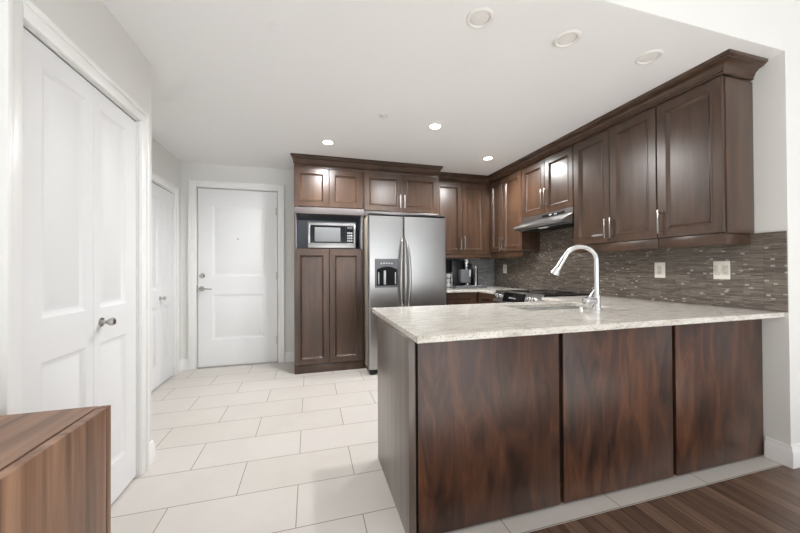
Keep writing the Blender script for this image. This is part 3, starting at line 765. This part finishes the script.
for i in range(4): done(MB().obox(onp(2.99-0.03*i, 0.055, 0.0036), -Y_, SL, SN, 0.018, 0.012, 0.001), 'button', M['lgrey'], cpn)
for y in (3.23, 3.16, 2.68, 2.60):
    done(MB().lathe([(0.026, 0), (0.026, 0.006), (0.020, 0.010), (0.018, 0.028), (0.014, 0.031), (0, 0.031)], onp(y, 0.07, 0.0005), SN, 20), 'knob', M['chrome'], cpn)
od = done(MB().box(GX-0.035, GX-0.001, GY0+0.004, GY1-0.004, 0.20, 0.785, 0.004), 'oven_door', M['steel'], t)
done(MB().box(GX-0.037, GX-0.0352, GY0+0.12, GY1-0.12, 0.32, 0.62), 'oven_window', M['darkglass'], od)
done(MB().tube([(GX-0.08, GY0+0.05, 0.725), (GX-0.08, GY1-0.05, 0.725)], 0.011, 12).cyl((GX-0.08, GY0+0.08, 0.725), (GX-0.034, GY0+0.08, 0.725), 0.008).cyl((GX-0.08, GY1-0.08, 0.725), (GX-0.034, GY1-0.08, 0.725), 0.008), 'handle', M['steel_plain'], od)
done(MB().box(GX-0.03, GX-0.001, GY0+0.004, GY1-0.004, 0.07, 0.19, 0.003), 'drawer', M['steel'], t)
for y in (GY0+0.06, GY1-0.06):
    for x in (GX+0.06, XR-0.08): done(MB().cyl((x, y, 0), (x, y, 0.061), 0.018, n=12), 'foot', M['black'], t)

# ------------------------------------------------------------------ sink and faucet
t = thing('kitchen_sink', 'stainless double-bowl sink set under the peninsula worktop', 'sink', ((SX0+SX1)/2, (SY0+SY1)/2, 0.70))
def bowl(x0, x1, y0, y1, z0, z1, th=0.004):
    mb = MB(); mb.box(x0, x1, y0, y1, z0, z0+th)
    mb.box(x0, x0+th, y0, y1, z0+th, z1); mb.box(x1-th, x1, y0, y1, z0+th, z1)
    mb.box(x0+th, x1-th, y0, y0+th, z0+th, z1); mb.box(x0+th, x1-th, y1-th, y1, z0+th, z1)
    return mb
sm = SX0+0.40
for a, b, zz in ((SX0-0.006, sm-0.008, 0.67), (sm+0.008, SX1+0.003, 0.72)):
    bo = done(bowl(a, b, SY0-0.006, SY1+0.006, zz, CT0-0.001), 'bowl', M['bowl'], t, smooth=0)
    done(MB().lathe([(0.042, 0), (0.042, 0.003), (0.03, 0.004), (0, 0.002)], ((a+b)/2, (SY0+SY1)/2, zz+0.004), (0, 0, 1), 24), 'drain', M['chrome'], bo)
done(MB().box(sm-0.0078, sm+0.0078, SY0-0.006, SY1+0.006, CT0-0.03, CT0-0.001, 0.002), 'divider', M['chrome'], t)

FB = V3((1.800, 1.673, CT1)); fd = V3((-0.6, 0.8, 0))
t = thing('faucet', 'tall chrome gooseneck pull-down faucet beside the sink on the peninsula', 'faucet', FB)
mb = MB().lathe([(0.030, 0), (0.030, 0.006), (0.025, 0.012), (0.022, 0.02), (0.022, 0.085), (0.019, 0.095), (0, 0.097)], FB, (0, 0, 1), 28)
done(mb, 'body', M['chrome'], t)
R = 0.095; zc = 1.215; path = [FB+V3((0, 0, z)) for z in (0.09, 0.15, 0.22, 0.29)]
for i in range(0, 21):
    a = math.radians(150*i/20); path.append(FB+fd*(R*(1-math.cos(a)))+V3((0, 0, zc-CT1+R*math.sin(a))))
done(MB().tube(path, 0.0155, 16), 'spout', M['chrome'], t)
e = path[-1]; dr_ = fd*math.sin(math.radians(150))+V3((0, 0, math.cos(math.radians(150))))
mb = MB().lathe([(0.0165, 0.0), (0.017, 0.03), (0.019, 0.09), (0.024, 0.125), (0.030, 0.145), (0.030, 0.158), (0.024, 0.160), (0, 0.158)], e-dr_*0.002, dr_, 24)
sh = done(mb, 'spray_head', M['chrome'], t)
side = dr_.cross(fd.cross(dr_)).normalized(); tocam = V3((-FB.x, -FB.y, 0)).normalized(); tocam = (tocam-dr_*tocam.dot(dr_)).normalized()
bx = MB(); q = e+dr_*0.03+tocam*0.0165; sd = dr_.cross(tocam)
bx.obox(q-sd*0.0035, sd, dr_, tocam, 0.007, 0.075, 0.005, 0.001); done(bx, 'spray_button', M['grey'], sh)
hp = FB+V3((0, 0, 0.055)); hd = V3((-0.93, -0.05, 0)).normalized()
mb = MB().cyl(hp+hd*0.015, hp+hd*0.075, 0.023, 0.026, 20).lathe([(0.026, 0), (0.027, 0.014), (0.021, 0.030), (0, 0.034)], hp+hd*0.073, hd, 20)
mb.tube([hp+hd*0.075, hp+hd*0.055+V3((0, 0, 0.035)), hp+hd*0.020+V3((0.0, 0.0, 0.070))], [0.007, 0.006, 0.005], 10)
done(mb, 'lever_handle', M['chrome'], t)
mb = MB().lathe([(0.016, 0), (0.016, 0.004), (0.013, 0.006), (0.013, 0.018), (0.010, 0.02), (0, 0.02)], (1.69, 1.69, CT1), (0, 0, 1), 18)
tag(done(mb, 'air_gap_cap', M['chrome']), 'small round chrome cap on the worktop between faucet and sink', 'cap')

# ------------------------------------------------------------------ coffee machine and pod rack
CY = 3.97
t = thing('coffee_machine', 'black and chrome coffee machine on the corner worktop below the wall cabinet', 'coffee machine', (2.08, 4.08, CT1))
done(MB().box(1.870, 2.330, CY-0.06, 4.24, CT1, CT1+0.034, 0.006), 'base_tray', M['grey'], t)
done(MB().box(1.875, 2.075, CY+0.08, 4.23, CT1+0.0345, 1.285, 0.010), 'body', M['black'], t)
done(MB().box(1.965, 2.115, CY-0.01, CY+0.078, CT1+0.075, 1.155, 0.008), 'front_tank', M['grey'], t)
done(MB().box(1.99, 2.16, CY+0.082, CY+0.2, 1.16, 1.25, 0.01).box(2.08, 2.16, CY+0.04, CY+0.081, 1.175, 1.24, 0.006), 'brew_head', M['black'], t)
mb = MB().lathe([(0.020, 0), (0.020, 0.02), (0.028, 0.045), (0.022, 0.075), (0.030, 0.095), (0.050, 0.115), (0.052, 0.130), (0.036, 0.146), (0, 0.152)], (2.065, CY+0.03, 1.156), (0, 0, 1), 24)
done(mb, 'lever_dome', M['chrome'], t)
done(MB().box(2.085, 2.112, CY-0.022, CY-0.0105, 1.06, 1.15, 0.004), 'front_badge', M['lgrey'], t)
done(MB().box(2.045, 2.075, CY-0.03, CY+0.0, CT1+0.0345, CT1+0.074, 0.005), 'spout', M['chrome'], t)
mb = MB().lathe([(0.05, 0), (0.05, 0.22), (0.045, 0.235), (0, 0.236)], (2.215, CY+0.08, CT1+0.0345), (0, 0, 1), 28); done(mb, 'milk_jug', M['black'], t)
done(MB().lathe([(0.020, 0), (0.020, 0.23), (0.024, 0.24), (0.022, 0.262), (0, 0.266)], (2.195, CY+0.008, CT1+0.0345), (0, 0, 1), 20), 'chrome_column', M['chrome'], t)
for x in (2.02, 2.14, 2.25): done(MB().lathe([(0.028, 0), (0.028, 0.003), (0, 0.004)], (x, CY-0.02, CT1+0.034), (0, 0, 1), 20), 'cup_rest', M['lgrey'], t)
t = thing('pod_rack', 'small silver upright rack of round coffee pods beside the refrigerator edge', 'rack', (1.80, 4.0, CT1))
done(MB().box(1.760, 1.850, 3.975, 4.05, CT1, CT1+0.010, 0.003).box(1.836, 1.850, 3.978, 4.047, CT1+0.010, 1.115, 0.002).box(1.760, 1.766, 3.985, 4.04, CT1+0.010, 1.115, 0.002), 'frame', M['steel_plain'], t)
for i in range(3): done(MB().lathe([(0.024, 0), (0.028, 0.02), (0.031, 0.032), (0.026, 0.036), (0, 0.036)], (1.801, 4.035, CT1+0.046+0.062*i), (0, -1, 0), 18), 'coffee_pod', M['lgrey'], t)
done(MB().box(1.767, 1.835, 4.036, 4.044, CT1+0.010, 1.110), 'back_plate', M['grey'], t)

# ------------------------------------------------------------------ walnut sideboard, lower left
KX0, KX1, KY0, KY1, KZ = XL+0.02, -0.597, 0.05, 1.21, 0.75
t = thing('sideboard', 'walnut sideboard with a flush plain front against the left wall', 'sideboard', ((KX0+KX1)/2, (KY0+KY1)/2, 0))
mb = MB(); 
mb.box(KX0, KX1-0.0265, KY1-0.024, KY1-0.0, 0, KZ-0.001, 0.001); mb.box(KX0, KX1-0.0265, KY0, KY0+0.024, 0, KZ-0.001, 0.001)
mb.box(KX0, KX0+0.01, KY0+0.024, KY1-0.024, 0.06, KZ-0.03); mb.box(KX0+0.01, KX1-0.0265, KY0+0.024, KY1-0.024, 0.06, 0.08)
done(mb, 'carcass', M['walnutv'], t)
done(MB().box(KX0, KX1-0.0330, KY0-0.0005, KY1+0.0005, KZ-0.0008, KZ+0.0, 0.0).box(KX0+0.011, KX1-0.033, KY0+0.0245, KY1-0.0245, KZ-0.024, KZ-0.001), 'top', M['walnuth'], t, smooth=0)
ym = (KY0+KY1)/2
for a, b in ((KY0, ym-0.0015), (ym+0.0015, KY1-0.024)):
    done(MB().box(KX1-0.026, KX1, a, b, 0.02, KZ, 0.0012), 'door', M['walnutv'], t)
done(MB().box(KX1-0.026, KX1, KY1-0.0225, KY1, 0.0, KZ, 0.0012), 'edge_post', M['walnutv'], t)
